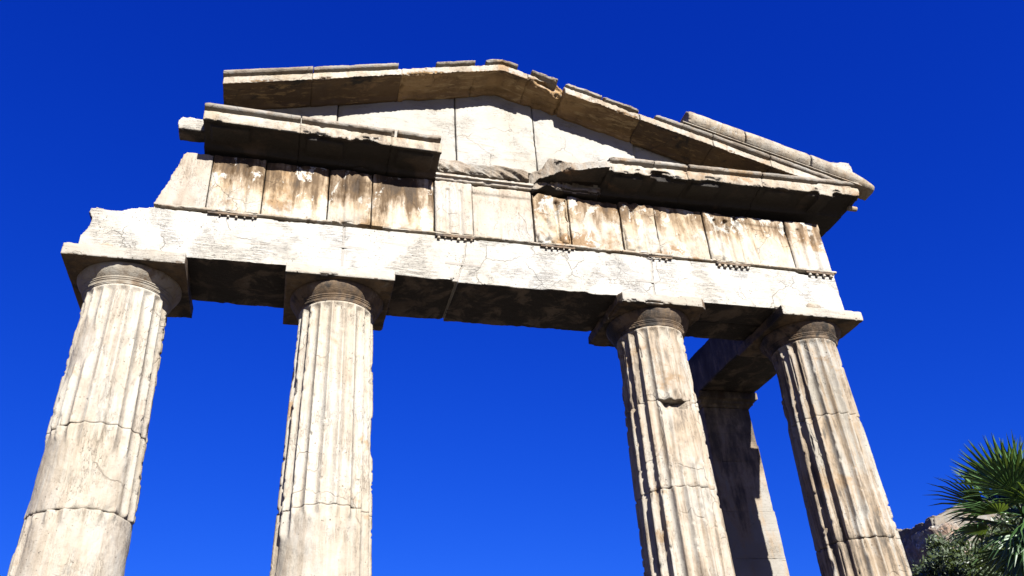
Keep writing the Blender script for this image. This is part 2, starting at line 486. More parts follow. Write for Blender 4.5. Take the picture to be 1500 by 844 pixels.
def drum(parent, xc, z0, z1, mat, cfg, seed):
    """one fluted drum: twenty flutes, arrises worn by noise, flutes lost where the stone has flaked."""
    NTH = 240
    dz = .02 if z1 > 3.9 else .08
    nz = max(6, int((z1 - z0) / dz))
    zs = np.linspace(z0, z1, nz + 1)
    th = np.arange(NTH) / NTH * 2 * np.pi
    Z, T = np.meshgrid(zs, th, indexing='ij')
    tt = (Z - .35) / (Z_TOP - .35)
    R0 = .625 - .135 * tt + .012 * np.sin(np.pi * np.clip(tt, 0, 1))
    ph = ((T / (2 * np.pi) * 20 + cfg.get('rot', .5)) % 1) * 2 - 1
    circ = np.stack([xc + R0 * np.cos(T), Y0 + R0 * np.sin(T), Z], -1).reshape(-1, 3)
    depth = cfg.get('depth', .034) * (R0 / .5)
    dmg = fbm(circ, 1.3, 4, seed, (1, 1, .55)).reshape(Z.shape)           # lost flutes
    keep = np.clip((cfg.get('lost', .22) - dmg) / .06, 0, 1)
    for (tc, tw, za, zb) in cfg.get('flaked', []):                       # a worn-off area: angle, width (deg), z range
        da = np.abs((np.degrees(T) - tc + 180) % 360 - 180)
        f = np.clip((tw - da + 40 * dmg) / 9, 0, 1) * np.clip((Z - za + .5 * dmg) / .08, 0, 1) * np.clip((zb - Z + .5 * dmg) / .08, 0, 1)
        keep = keep * (1 - f)
    wear = np.clip(fbm(circ, 5, 4, seed + 3, (1, 1, .6)).reshape(Z.shape) + .10, 0, 1)
    wear2 = np.clip(fbm(circ, 16, 3, seed + 4).reshape(Z.shape) + .03, 0, 1)
    wear3 = fbm(circ, 2.4, 4, seed + 6, (1, 1, .7)).reshape(Z.shape)
    fl = (1 - ph * ph)                                                 # 0 at the arris
    arr = np.clip(1 - fl * 2.6, 0, 1)
    R = R0 - depth * fl * keep - arr * keep * (wear * .018 + wear2 * .008 + np.clip(wear2 - .15, 0, 1) * .25 + np.clip(wear3 - .10, 0, .12) * .45) - (1 - keep) * (.030 + .05 * (fbm(circ, 3.2, 5, seed + 7).reshape(Z.shape) + .1))
    R = R - .006 * fbm(circ, 9, 4, seed + 8).reshape(Z.shape)
    # chipped rims at the joints
    e = np.minimum(Z - z0, z1 - Z)
    rim = np.clip(1 - e / .05, 0, 1)
    ch = np.clip(fbm(circ, 5, 4, seed + 2, (1, 1, .5)).reshape(Z.shape) - .03, 0, 1)
    R = R - rim ** 3 * .002 - rim * rim * ch * cfg.get('rim', .16)
    for (tc, tw, zc, zh, dp) in cfg.get('notch', []):                   # a broken-out pocket under a joint
        da = np.abs((np.degrees(T) - tc + 180) % 360 - 180) / tw
        zz = np.abs(Z - zc) / zh
        if z1 < zc + .03:                                               # only the drum under the joint has lost its edge
            R = R - dp * np.clip(1.3 - da ** 2 + 2.0 * dmg, 0, 1) * (.75 * np.clip(1 - np.abs(Z - zc) / .14, 0, 1) ** .7 + .25 * np.clip(1 - np.abs(Z - zc) / .8, 0, 1))
    if z1 >= Z_TOP - .001:                                              # flutes end in small arches, groove of the necking
        k = np.clip((Z - (Z_TOP - .07)) / .05, 0, 1)
        lim = np.clip(1 - (Z - (Z_TOP - .075)) / .06, 0, 1)
        R = np.where(Z > Z_TOP - .075, R0 - depth * fl * keep * np.sqrt(lim) - .004, R)
    # wavering joint planes
    def wav(zj):
        if zj > Z_TOP - .01:
            return 0 * T
        ring = np.stack([xc + .5 * np.cos(T), Y0 + .5 * np.sin(T), 0 * T + zj], -1).reshape(-1, 3)
        return .05 * fbm(ring, 3.0, 5, 71).reshape(Z.shape)
    u = (Z - z0) / (z1 - z0)
    w0 = np.clip(1 - u * 8, 0, 1)
    w1 = np.clip(1 - (1 - u) * 8, 0, 1)
    Zd = Z + w0 * wav(round(z0, 2)) + w1 * wav(round(z1, 2))
    V = np.stack([xc + R * np.cos(T), Y0 + R * np.sin(T), Zd], -1).reshape(-1, 3)
    i = np.arange(nz)[:, None] * NTH
    j = np.arange(NTH)[None, :]
    j2 = (j + 1) % NTH
    q = np.stack([i + j, i + j2, i + NTH + j2, i + NTH + j], -1).reshape(-1, 4)
    V = np.vstack([V, [[xc, Y0, z0 + .02], [xc, Y0, z1 - .02]]])
    nb = len(V) - 2
    faces = q.tolist()
    faces += [[k, nb, (k + 1) % NTH] for k in range(NTH)][::1]
    o_ = nz * NTH
    faces += [[o_ + k, o_ + (k + 1) % NTH, nb + 1] for k in range(NTH)]
    me = bpy.data.meshes.new("drum")
    me.from_pydata(V.tolist(), [], faces)
    me.polygons.foreach_set('use_smooth', np.ones(len(me.polygons), bool))
    me.update()
    return link("drum", me, mat, parent)


def lathe(name, xc, prof, mat, parent, seg=160, wob=.008, seed=0, gap=None):
    bm = bmesh.new()
    rings = []
    for (r, z) in prof:
        rings.append([bm.verts.new((xc + r * math.cos(2 * math.pi * k / seg), Y0 + r * math.sin(2 * math.pi * k / seg), z)) for k in range(seg)])
    for a, b in zip(rings, rings[1:]):
        for k in range(seg):
            bm.faces.new((a[k], a[(k + 1) % seg], b[(k + 1) % seg], b[k]))
    bm.faces.new(rings[0][::-1])
    bm.faces.new(rings[-1])
    me = bpy.data.meshes.new(name)
    bm.to_mesh(me)
    bm.free()
    n = len(me.vertices)
    co = np.empty(n * 3, np.float32)
    me.vertices.foreach_get('co', co)
    co = co.reshape(-1, 3)
    d = wob * 2 * fbm(co, 5, 4, seed) - .05 * np.clip(fbm(co, 4, 4, seed + 3) - .13, 0, 1)
    rr = co[:, :2] - np.array([xc, Y0])
    co[:, :2] += rr * (d / np.maximum(np.linalg.norm(rr, axis=1), .05))[:, None]
    me.vertices.foreach_set('co', co.ravel())
    me.polygons.foreach_set('use_smooth', np.ones(len(me.polygons), bool))
    me.update()
    return link(name, me, mat, parent)


def echinus_profile():
    p = [(.46, 7.44), (.495, 7.465), (.505, 7.48)]
    z = 7.48
    for k in range(3):                                       # annulets
        p += [(.505 + k * .008, z), (.522 + k * .008, z + .008), (.522 + k * .008, z + .016), (.507 + k * .008, z + .018)]
        z += .022
    for k in range(9):
        a = k / 8
        p.append((.53 + .088 * math.sin(a * math.pi / 2 * .95), 7.55 + .145 * a ** 1.1))
    p += [(.605, 7.71), (.50, 7.72)]
    return p


COLCFG = [
    dict(joints=[.35, 1.5, 2.6, 3.65, 4.70, 5.66, Z_TOP], mat=M_COL, cap=M_CAP, depth=.046, rot=.35, lost=.20,
         flaked=[(-75, 70, 3.6, 4.66), (-82, 52, 4.72, 5.42), (-140, 25, 4.6, 5.5)]),
    dict(joints=[.35, 1.6, 2.7, 3.75, 4.79, Z_TOP], mat=M_COL, cap=M_CAPD, depth=.054, rot=.5, lost=.27,
         flaked=[(-88, 48, 3.5, 4.72), (-100, 60, 3.5, 4.45)]),
    dict(joints=[.35, 1.7, 2.8, 3.95, 5.11, 6.33, Z_TOP], mat=M_COLG, cap=M_CAPD, depth=.057, rot=.5, lost=.30,
         flaked=[(-75, 30, 6.36, 7.28), (-80, 32, 5.45, 6.31)], notch=[(-94, 24, 6.33, .075, .17)]),
    dict(joints=[.35, 1.4, 2.5, 3.5, 4.49, 6.25, Z_TOP], mat=M_COLD, cap=M_CAPD, depth=.060, rot=.5, lost=.34, flaked=[]),
]
for ci, (xc, cf) in enumerate(zip(COLX, COLCFG)):
    c = empty("column", (xc, Y0, .35), gate)
    if ci in (0, 2):
        c['label'] = {0: 'pale column with smooth worn lower drums', 2: 'column with a broken pocket under its topmost joint'}[ci]
    js = cf['joints']
    for k in range(len(js) - 1):
        drum(c, xc, js[k] + .0015, js[k + 1] - (.0015 if k < len(js) - 2 else 0), cf['mat'], cf, ci * 31 + k * 7)
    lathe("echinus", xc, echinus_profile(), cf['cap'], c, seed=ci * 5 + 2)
    bm = bmesh.new()
    h = .694
    if ci == 2:                                             # its right front corner is broken away
        prism(bm, [(xc - h + .01, Y0 - h + .14), (xc - h + .05, Y0 - h + .012), (xc + h - .12, Y0 - h + .0), (xc + h - .03, Y0 - h + .08), (xc + h, Y0 - h + .25), (xc + h, Y0 + h), (xc - h, Y0 + h)], 'z', 7.70, 7.865)
    else:
        boxp(bm, xc - h, xc + h, Y0 - h, Y0 + h, 7.70 if ci else 7.69, 7.865)
    stone("abacus", bm, M_ABA, c, vox=.016, chip=(.03, .04, .12, .04)[ci], chip_t=.06, under=M_CAPD, deep='sides', rough=.004)  # sides and undersides: soot, plus shade put into a darker marble

# ---- architrave
arch = empty("architrave", (0, Y0, 7.87), gate)
ZA0, ZA1 = 7.872, 8.60


def arch_post(seed):
    def f(co, no, s):
        # ragged lower front edge
        low = np.clip((7.99 - co[:, 2]) / .12, 0, 1) * np.clip((.25 - co[:, 1]) / .25, 0, 1)
        n = np.clip(fbm(co, 2.2, 4, seed, (1, .2, .2)) + .05, 0, 1)
        co[:, 2] += low * n * .10
        return co
    return f


def arch_block(poly, y0, y1, seed, name="architrave_block", mat=M_ARCH, **kw):
    bm = bmesh.new()
    prism(bm, poly, 'y', y0, y1)
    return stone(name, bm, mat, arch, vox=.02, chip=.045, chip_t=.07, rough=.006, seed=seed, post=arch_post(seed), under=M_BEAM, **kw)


arch_block([(-5.43, ZA0), (-2.265, ZA0), (-2.26, ZA1), (-4.66, ZA1 + .02), (-4.78, 8.585), (-4.9, 8.575), (-5.03, 8.51), (-5.18, 8.50), (-5.25, 8.53), (-5.39, 8.51), (-5.40, 8.44), (-5.35, 8.36),
            (-5.36, 8.22), (-5.42, 8.08)], 0, 1.08, 3)
arch_block([(-2.25, ZA0), (-.745, ZA0 - .0), (-.715, 7.90), (-.655, 8.10), (-.602, 8.28), (-.587, 8.42), (-.565, ZA1), (-2.245, ZA1)], 0, 1.08, 4)
arch_block([(-.715, ZA0 - .03), (2.18, ZA0 - .02), (2.20, 8.2), (2.225, 8.4), (2.225, ZA1), (-.562, ZA1), (-.583, 8.42), (-.598, 8.28), (-.650, 8.10), (-.71, 7.90)], 0, 1.08, 5)
arch_block([(2.205, ZA0), (5.39, ZA0), (5.40, ZA1), (2.245, ZA1), (2.245, 8.4), (2.22, 8.2)], 0, .53, 6)
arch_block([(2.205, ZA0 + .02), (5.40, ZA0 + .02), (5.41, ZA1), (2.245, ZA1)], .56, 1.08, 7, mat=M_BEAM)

# taenia: the thin projecting ledge, broken in places
for (xa, xb) in [(-4.62, -2.75), (-2.72, -2.42), (-1.75, -.05), (.0, 1.75), (1.78, 2.22), (2.25, 5.43)]:
    bm = bmesh.new()
    boxp(bm, xa, xb, -.045, .3, 8.618, 8.660)
    stone("taenia", bm, M_GEI, arch, vox=.012, chip=.05, chip_t=.0, chip_f=2.5, rough=.004)

# regulae with their guttae
for (xc, w, ng, keep) in [(-3.70, .62, 6, 5), (-.73, .56, 6, 6), (.78, .52, 6, 5), (2.38, .40, 4, 3), (3.60, .58, 6, 6), (5.12, .50, 4, 4)]:
    bm = bmesh.new()
    boxp(bm, xc - w / 2, xc + w / 2, -.042, -.002, 8.575, 8.612)
    o = stone("regula", bm, M_CAPD, arch, vox=.010, chip=.02, rough=.003)  # dark marble stands in for the shadow behind the guttae
    for k in range(keep):
        gx = xc - w / 2 + w * (k + .5) / ng + (ng - keep) * w / ng * (.5 if xc > -3 else 1)
        bm = bmesh.new()
        q = rng.uniform(.4, .85) if xc < 3 else rng.uniform(.85, 1.05)
        bmesh.ops.create_cone(bm, cap_ends=True, segments=14, radius1=.029 * q, radius2=.021 * q, depth=.040 * q, matrix=Matrix.Translation((gx, -.024, 8.575 - .020 * q)))
        mesh_obj("gutta", bm, M_GEI, o, smooth=False)

# two small lifting bosses left on the face
for (bx, bz, br) in [(-5.10, 7.93, .085), (4.84, 7.95, .13)]:
    bm = bmesh.new()
    bmesh.ops.create_uvsphere(bm, u_segments=24, v_segments=16, radius=1.0, matrix=Matrix.Translation((bx, 0, bz)) @ Matrix.Diagonal((br, .05, br * .75, 1)))
    stone("lifting_boss", bm, M_GEI, arch, vox=.012, chip=.02)
for pts in ([(-2.28, 7.90), (-2.235, 7.90), (-2.23, 8.60), (-2.275, 8.60)], [(-.78, 7.885), (-.70, 7.885), (-.635, 8.10), (-.58, 8.28), (-.565, 8.42), (-.54, 8.59), (-.59, 8.59), (-.61, 8.42), (-.625, 8.28), (-.68, 8.10)],
            [(2.17, 7.90), (2.23, 7.90), (2.26, 8.59), (2.21, 8.59)]):
    bm = bmesh.new()
    prism(bm, pts, 'y', .018, 1.03)
    mesh_obj("joint_mortar", bm, M_CLAMP, arch)
# mortar repairs let into the joints
for (xc, z, w, tilt) in [(-.62, 8.16, .50, -.015), (2.2, 8.16, .48, -.01), (-2.2, 8.27, .44, -.01)]:
    bm = bmesh.new()
    boxp(bm, xc - w / 2, xc + w / 2, -.0015, .04, z - .018, z + .018, lambda x, y, zz: (x, y, zz + tilt * (x - xc)))
    mesh_obj("repair_clamp", bm, M_CLAMP, arch)

# faint cut letters near the third column
M_LET = marble("inscription_marble", base=(.40, .37, .32), cream=(.36, .32, .26), vein=.3, crack=.2)
for (word, lx) in (("ΣΣ", 1.50), ("SLYCEI", 1.68)):
  fc = bpy.data.curves.new("inscription", 'FONT')
  fc.body = word
  fc.size = .105
  fc.extrude = .002
  fo = bpy.data.objects.new("tmp_text", fc)
  COL.objects.link(fo)
  DEPS().update()
  me = bpy.data.meshes.new_from_object(fo.evaluated_get(DEPS()))
  bpy.data.objects.remove(fo)
  me.transform(Matrix.Translation((lx, -.0005, 8.07)) @ Matrix.Rotation(rad(90), 4, 'X'))
  me.name = "lettering"
  link("lettering", me, M_LET, arch)

# ---- frieze
frz = empty("frieze", (0, Y0, 8.67), gate)
ZF0, ZF1 = 8.668, 9.60


def tri_plan(x0, x1, y, back, g=.065):
    w = x1 - x0
    h = g * .5
    u = w / 6
    p = [(x0, back), (x0, y + h), (x0 + u * .4, y)]
    for k in (1, 2):
        c_ = x0 + w * k / 3
        p += [(c_ - u * .5, y), (c_, y + g), (c_ + u * .5, y)]
    p += [(x1 - u * .4, y), (x1, y + h), (x1, back)]
    return p


def triglyph(x0, x1, mat, y=0.0, z1=ZF1, g=.065, **kw):
    bm = bmesh.new()
    prism(bm, tri_plan(x0 + .002, x1 - .002, y, .98, g), 'z', ZF0, 9.47)
    boxp(bm, x0 + .002, x1 - .002, y + .002, .98, 9.465, z1)
    return stone("triglyph", bm, mat, frz, vox=.018, **{**dict(chip=.06, chip_t=.02, rough=.014, rough_f=5), **kw})


def metope(x0, x1, mat, y=.045, band=True, **kw):
    bm = bmesh.new()
    boxp(bm, x0 + .001, x1 - .001, y, .97, ZF0, ZF1)
    if band:
        boxp(bm, x0 + .001, x1 - .001, y - .022, .5, 9.47, ZF1)
    return stone("metope", bm, mat, frz, vox=.02, **{**dict(chip=.05, chip_t=.03, rough=.014, rough_f=4), **kw})


bm = bmesh.new()
boxp(bm, -4.0, 5.36, .16, .93, 8.69, 9.59)
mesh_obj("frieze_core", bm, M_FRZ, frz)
# broken left end: a slanting fracture
bm = bmesh.new()
prism(bm, [(-4.69, ZF0), (-4.06, ZF0), (-4.06, 9.60), (-4.40, 9.61), (-4.44, 9.56), (-4.47, 9.42), (-4.54, 9.18), (-4.55, 9.10), (-4.62, 8.90)], 'y', .02, .97)
stone("metope", bm, M_FRZC, frz, vox=.02, chip=.05, rough=.014)
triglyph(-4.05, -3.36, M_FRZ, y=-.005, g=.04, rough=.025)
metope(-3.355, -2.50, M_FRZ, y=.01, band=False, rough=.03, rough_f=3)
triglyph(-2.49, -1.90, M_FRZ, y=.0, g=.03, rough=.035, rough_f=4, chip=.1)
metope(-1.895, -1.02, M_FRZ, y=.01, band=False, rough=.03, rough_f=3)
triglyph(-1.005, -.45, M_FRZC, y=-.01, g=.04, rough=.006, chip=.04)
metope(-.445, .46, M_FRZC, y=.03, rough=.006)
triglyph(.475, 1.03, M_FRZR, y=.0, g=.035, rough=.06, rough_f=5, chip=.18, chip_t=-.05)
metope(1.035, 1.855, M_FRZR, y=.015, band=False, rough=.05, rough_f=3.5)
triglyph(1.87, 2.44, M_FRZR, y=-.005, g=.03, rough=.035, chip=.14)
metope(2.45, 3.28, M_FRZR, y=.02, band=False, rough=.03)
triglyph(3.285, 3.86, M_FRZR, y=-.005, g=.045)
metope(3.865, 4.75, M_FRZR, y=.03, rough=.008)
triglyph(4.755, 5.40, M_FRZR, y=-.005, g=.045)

# ---- horizontal cornice
cor = empty("cornice", (0, Y0, 9.6), gate)


def geison_prof(y_in=.5, soff=.02):
    return [(y_in, 9.615), (-.02, 9.615), (-.04, 9.66), (-.10, 9.70), (-.44, 9.715 + soff), (-.45, 9.69), (-.50, 9.69), (-.50, 9.862), (-.485, 9.875), (-.47, 9.878), (y_in, 9.94)]


def bead_prof():
    return [(-.2, 9.875), (-.47, 9.876), (-.49, 9.892), (-.53, 9.898), (-.555, 9.93), (-.54, 9.97), (-.50, 9.99), (-.2, 9.99)]


def shear(k, x0, dz):
    return lambda x, y, z: (x, y, z + dz + k * (x - x0))


def lip(fn_dz, seed, k=.10):
    def f_(co, no, s_):
        z = co[:, 2] - fn_dz(co[:, 0])
        m_ = np.clip((-.40 - co[:, 1]) / .06, 0, 1) * np.clip((9.80 - z) / .08, 0, 1)
        n_ = np.clip(fbm(co, 3.2, 5, seed, (1, .3, .3)) - .0, 0, 1)
        co[:, 2] += m_ * n_ * k * 3
        co[:, 1] += m_ * n_ * k * 1.2
        return co
    return f_


def cornice_run(xa, xb, fn, seed, end_cut=None, chip=.03):
    bm = bmesh.new()
    prism(bm, geison_prof(), 'x', xa, xb, fn)
    # mutules: thin slabs on the underside above triglyphs and metopes
    c = xa + .1
    while c + .5 < xb:
        boxp(bm, c, c + .5, -.40, -.06, 9.675, 9.80, fn)
        c += .71
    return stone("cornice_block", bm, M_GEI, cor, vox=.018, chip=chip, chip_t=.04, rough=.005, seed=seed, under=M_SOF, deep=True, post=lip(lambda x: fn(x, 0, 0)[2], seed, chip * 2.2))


fL = shear(-.018, -4.2, .06)
cornice_run(-4.195, -2.942, fL, 41)
cornice_run(-2.946, -1.692, fL, 42, chip=.07)
cornice_run(-1.696, -.985, fL, 43)
for (xa, xb, ch) in [(-4.2, -2.945, .03), (-2.937, -1.66, .11), (-1.62, -1.0, .08)]:
    bm = bmesh.new()
    prism(bm, bead_prof(), 'x', xa, xb, fL)
    stone("cornice_moulding", bm, M_BEAD, cor, vox=.014, chip=ch, chip_t=.03, rough=.005)
# stump of the course behind the left end
bm = bmesh.new()
prism(bm, [(-4.53, 9.80), (-3.9, 9.80), (-3.9, 10.06), (-4.50, 10.05), (-4.55, 9.95)], 'y', -.20, .06)
stone("cornice_block", bm, M_ARCH, cor, vox=.02, chip=.05, under=M_BEAM)

# bed moulding and fractured core where the cornice is missing
bm = bmesh.new()
boxp(bm, -1.0, .49, -.035, .4, 9.605, 9.632)
boxp(bm, -1.0, .49, -.075, .4, 9.645, 9.69)
boxp(bm, -1.0, .49, -.02, .4, 9.60, 9.70)
stone("bed_moulding", bm, M_FRZC, cor, vox=.012, chip=.05, chip_t=.02, rough=.005)


def striate(co, no, s):
    u = co[:, 0] * 1.0 + co[:, 2] * 1.6
    q = np.stack([u * 9, co[:, 1] * 2, (co[:, 2] - co[:, 0] * .6) * 1.2], 1)
    front = np.clip((.2 - co[:, 1]) / .2, 0, 1)
    co[:, 1] += front * (fbm(q, 1.0, 4, 77) + .1) * .16
    return co


bm = bmesh.new()
prism(bm, [(.5, 9.705), (-.13, 9.705), (-.15, 9.80), (-.10, 9.92), (-.02, 10.0), (.5, 10.0)], 'x', -.975, .40)
stone("fractured_core", bm, M_ROUGH, cor, vox=.016, chip=.08, chip_t=-.02, rough=.01, post=striate)

# right-hand cornice with its broken end, returning round the corner
fR = shear(.030, 1.55, .045)


def ragged(co, no, s):
    f = np.clip((1.3 - co[:, 0]) / .5, 0, 1)
    n = fbm(co, 3.0, 5, 91)
    co[:, 1] += f * (n + .05) * .26
    co[:, 2] += f * fbm(co, 5.0, 5, 92) * .18
    return co


bm = bmesh.new()
prism(bm, [(.42, 9.70), (.62, 9.72), (.95, 9.76), (1.30, 9.78), (1.57, 9.79), (1.57, 9.93), (1.02, 9.92), (.90, 9.97), (.80, 10.05), (.72, 10.06), (.62, 9.95), (.45, 9.88)], 'y', -.26, .5,
      lambda x, y, z: (x, y - .28 * max(0, min(1, (x - .75) / .5)) * (y < 0) + .2 * max(0, (.75 - x) / .33) * (y < 0), z))
prism(bm, [(.42, 9.62), (1.57, 9.62), (1.57, 9.80), (.42, 9.76)], 'y', -.08, .5)
stone("cornice_block", bm, M_ROUGH, cor, vox=.016, chip=.10, chip_t=-.02, rough=.02, rough_f=6, post=ragged, under=M_SOF)
cornice_run(1.555, 2.868, fR, 51, chip=.06)
cornice_run(2.862, 4.168, fR, 52, chip=.04)
bm = bmesh.new()
prism(bm, geison_prof(.6), 'x', 4.162, 5.9, fR)
# corner: the cornice runs back along the side
pside = [(5.2, 9.615), (5.42, 9.615), (5.44, 9.66), (5.50, 9.70), (5.90, 9.735), (5.91, 9.69), (5.975, 9.69), (5.975, 9.862), (5.95, 9.878), (5.2, 9.94)]
prism(bm, pside, 'y', -.50, 1.45, lambda x, y, z: (x, y, z + .045 + .030 * (5.9 - 1.55)))
boxp(bm, 4.17, 5.5, .3, 1.5, 9.74, 10.0)
c_ = 4.27
while c_ < 5.6:
    boxp(bm, c_, c_ + .5, -.40, -.06, 9.69, 9.80, fR)
    c_ += .71
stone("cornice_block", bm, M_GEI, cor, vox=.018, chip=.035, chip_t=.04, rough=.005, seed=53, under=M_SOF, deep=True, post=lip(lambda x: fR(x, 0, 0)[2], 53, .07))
for (xa, xb) in [(1.58, 2.30), (2.31, 2.88), (2.89, 4.17), (4.18, 5.98)]:
    bm = bmesh.new()
    prism(bm, bead_prof(), 'x', xa, xb, fR)
    stone("cornice_moulding", bm, M_BEAD, cor, vox=.014, chip=.06, chip_t=.02, rough=.005)
# small stone stub on the side of the corner
bm = bmesh.new()
bmesh.ops.create_cone(bm, cap_ends=True, segments=16, radius1=.05, radius2=.045, depth=.16, matrix=Matrix.Translation((5.985, -.21, 9.845)) @ Matrix.Rotation(rad(90), 4, 'Y'))
stone("drip_stub", bm, M_GEI, cor, vox=.012, chip=.03)

# ---- tympanum
tym = empty("tympanum", (0, Y0, 9.98), gate)


def zr(x):
    return 11.54 - (.274 * -x if x < 0 else .288 * x)


for (xa, xb) in [(-3.9, -2.45), (-2.44, -.665), (-.655, .60), (.61, 2.3), (2.31, 4.9)]:
    pts = [(xa, 9.96), (xb, 9.96), (xb, min(zr(xb) + .10, 11.6))]
    if xa < 0 < xb:
        pts.append((0, zr(0) + .10))
    pts.append((xa, zr(xa) + .10))
    bm = bmesh.new()
    prism(bm, pts, 'y', .02 + float(rng.uniform(-.018, .022)), .55)
    stone("tympanum_slab", bm, M_TYMP, tym, vox=.022, chip=.05, chip_t=.04, rough=.02, rough_f=2.2)

# ---- raking cornice
rak = empty("raking_cornice", (0, Y0, 10.0), gate)


def rake_fn(x, y, z):
    return (x, y, z + zr(x))


def rake_prof(back=.6, top=.235):
    return [(back, -.0), (.03, -.0), (.03, -.05), (-.04, -.05), (-.07, .0), (-.44, .018), (-.45, .0), (-.50, .0), (-.50, .135), (-.47, .15), (-.46, top - .05), (back, top - .03)]


def rake_bead(xa, xb, seed, ch=.05, top=0.0):
    bm = bmesh.new()
    xs = [xa, xb] if xa * xb > 0 or abs(xa * xb) < 1e-6 else [xa, 0, xb]
    for a, b in zip(xs, xs[1:]):
        prism(bm, [(-.2, .13), (-.46, .14), (-.48, .158), (-.525, .165), (-.55, .20), (-.535, .235 + top), (-.49, .255 + top), (-.2, .255 + top)], 'x', a, b, rake_fn)
    stone("raking_moulding", bm, M_BEAD, rak, vox=.014, chip=ch, chip_t=.02, rough=.005, seed=seed)


def rake_block(xa, xb, seed, chip=.06, post=None, prof=None, name="raking_block", mat=M_GEI, und=None):
    bm = bmesh.new()
    xs = [xa, xb] if xa * xb > 0 else [xa, 0, xb]
    for a, b in zip(xs, xs[1:]):
        prism(bm, prof or rake_prof(), 'x', a, b, rake_fn)
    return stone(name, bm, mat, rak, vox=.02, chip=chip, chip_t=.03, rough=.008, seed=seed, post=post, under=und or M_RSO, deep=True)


def broken_front(co, no, s):
    z = co[:, 2] - np.where(co[:, 0] < 0, 11.54 + .274 * co[:, 0], 11.54 - .288 * co[:, 0])
    f = np.clip((-.05 - co[:, 1]) / .45, 0, 1)
    w = np.clip((co[:, 0] - .5) / .3, 0, 1)
    n = fbm(co, 4, 5, 13, (.6, 1, 2.2))
    co[:, 1] += f * w * (.10 + .5 * (n + .1)) * np.clip(1.2 - z / .16, .2, 1)
    co[:, 2] += f * (.02 + .28 * (n + .05)) * np.clip(1 - z / .2, 0, 1)
    return co


def worn_under(seed, k=.12):
    def f_(co, no, s):
        u = np.clip((-.0 - co[:, 1]) / .5, 0, 1) * np.clip(-no[:, 2] * 1.5, 0, 1)
        n = fbm(co, 2.6, 5, seed, (.7, 1, 1.6))
        st = fbm(co, 1.0, 4, seed + 4, (1.2, 16, 9))
        co[:, 2] += u * (np.clip(n + .02, 0, 1) * k * 2.5 + np.clip(n + .10, 0, .2) * st * k * 4)
        return co
    return f_


rake_block(-4.03, -2.842, 61, chip=.03)
rake_block(-2.848, -1.563, 62, chip=.04, post=worn_under(5, .08))
rake_block(-1.572, -.417, 63, chip=.08, post=worn_under(6, .09), und=M_RSC)
rake_block(-.422, .418, 64, chip=.06, und=M_RSC)
rake_block(.412, 1.018, 65, chip=.12, post=broken_front, und=M_RSC)
rake_block(1.012, 2.243, 66, chip=.08, post=worn_under(7, .12), und=M_RSC)
rake_block(2.238, 3.458, 67, chip=.05, post=worn_under(8, .06))
rake_block(3.452, 4.428, 68, chip=.03, post=worn_under(9, .05))
# last block, cut level where it lands on the cornice
bm = bmesh.new()
zb = 10.02
prism(bm, [(4.43, zr(4.43)), (zz := (11.54 - zb) / .288, zb), (5.94, zb + .03), (5.94, zr(5.94) + .2), (4.43, zr(4.43) + .2)], 'y', -.50, .6)
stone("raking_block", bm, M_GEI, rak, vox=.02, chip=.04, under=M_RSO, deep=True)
for (xa, xb, sd, ch, tp) in [(-4.04, -2.845, 71, .03, 0), (-2.84, -1.62, 72, .05, 0), (-1.05, -.43, 73, .07, -.02), (-.26, .26, 74, .07, -.01), (.48, .90, 75, .08, -.015), (1.03, 1.62, 76, .07, -.015),
                            (1.64, 2.24, 77, .075, -.02), (2.50, 3.45, 78, .06, 0), (3.46, 4.42, 79, .04, 0), (4.43, 5.70, 80, .05, 0)]:
    rake_bead(xa, xb, sd, ch, tp)
# gutter moulding along the lower right slope
for k, (xa, xb) in enumerate([(3.05, 4.00), (4.02, 5.13), (5.15, 6.27)]):
    bm = bmesh.new()
    pr = [(-.25, .265), (-.50, .265), (-.555, .29), (-.60, .34), (-.625, .41), (-.62, .47), (-.59, .515), (-.53, .535), (-.25, .535)]
    def taper(x, y, z):
        q = 1 - .55 * max(0, (x - 5.2) / 1.07) ** 3
        return rake_fn(x, -.25 + (y + .25) * (1 - .35 * (1 - q)), .30 + (z - .30) * q)
    xs_ = [xa, xb] if k < 2 else [5.15, 5.6, 5.9, 6.1, 6.27]
    for a_, b_ in zip(xs_, xs_[1:]):
        prism(bm, pr, 'x', a_, b_ + (.01 if b_ < xs_[-1] else 0), taper if k == 2 else rake_fn)
    stone("gutter_moulding", bm, M_GEI, rak, vox=.018, chip=.05 if k else .10, chip_t=.03, rough=.006, seed=84 + k)
bm = bmesh.new()
prism(bm, [(2.95, .25), (6.0, .25), (6.0, .262), (2.95, .262)], 'y', -.56, .3, lambda x, y, z: (x, y, z + zr(x)))
mesh_obj("gutter_bed", bm, M_GEI, rak)
# a roof slab behind it
bm = bmesh.new()
prism(bm, [(5.25, 10.4), (6.15, 10.25), (6.19, 10.66), (6.17, 10.78), (6.05, 10.79), (5.45, 10.72), (5.25, 10.66)], 'y', -.30, .5)
stone("roof_slab", bm, M_ARCH, rak, vox=.02, chip=.05)

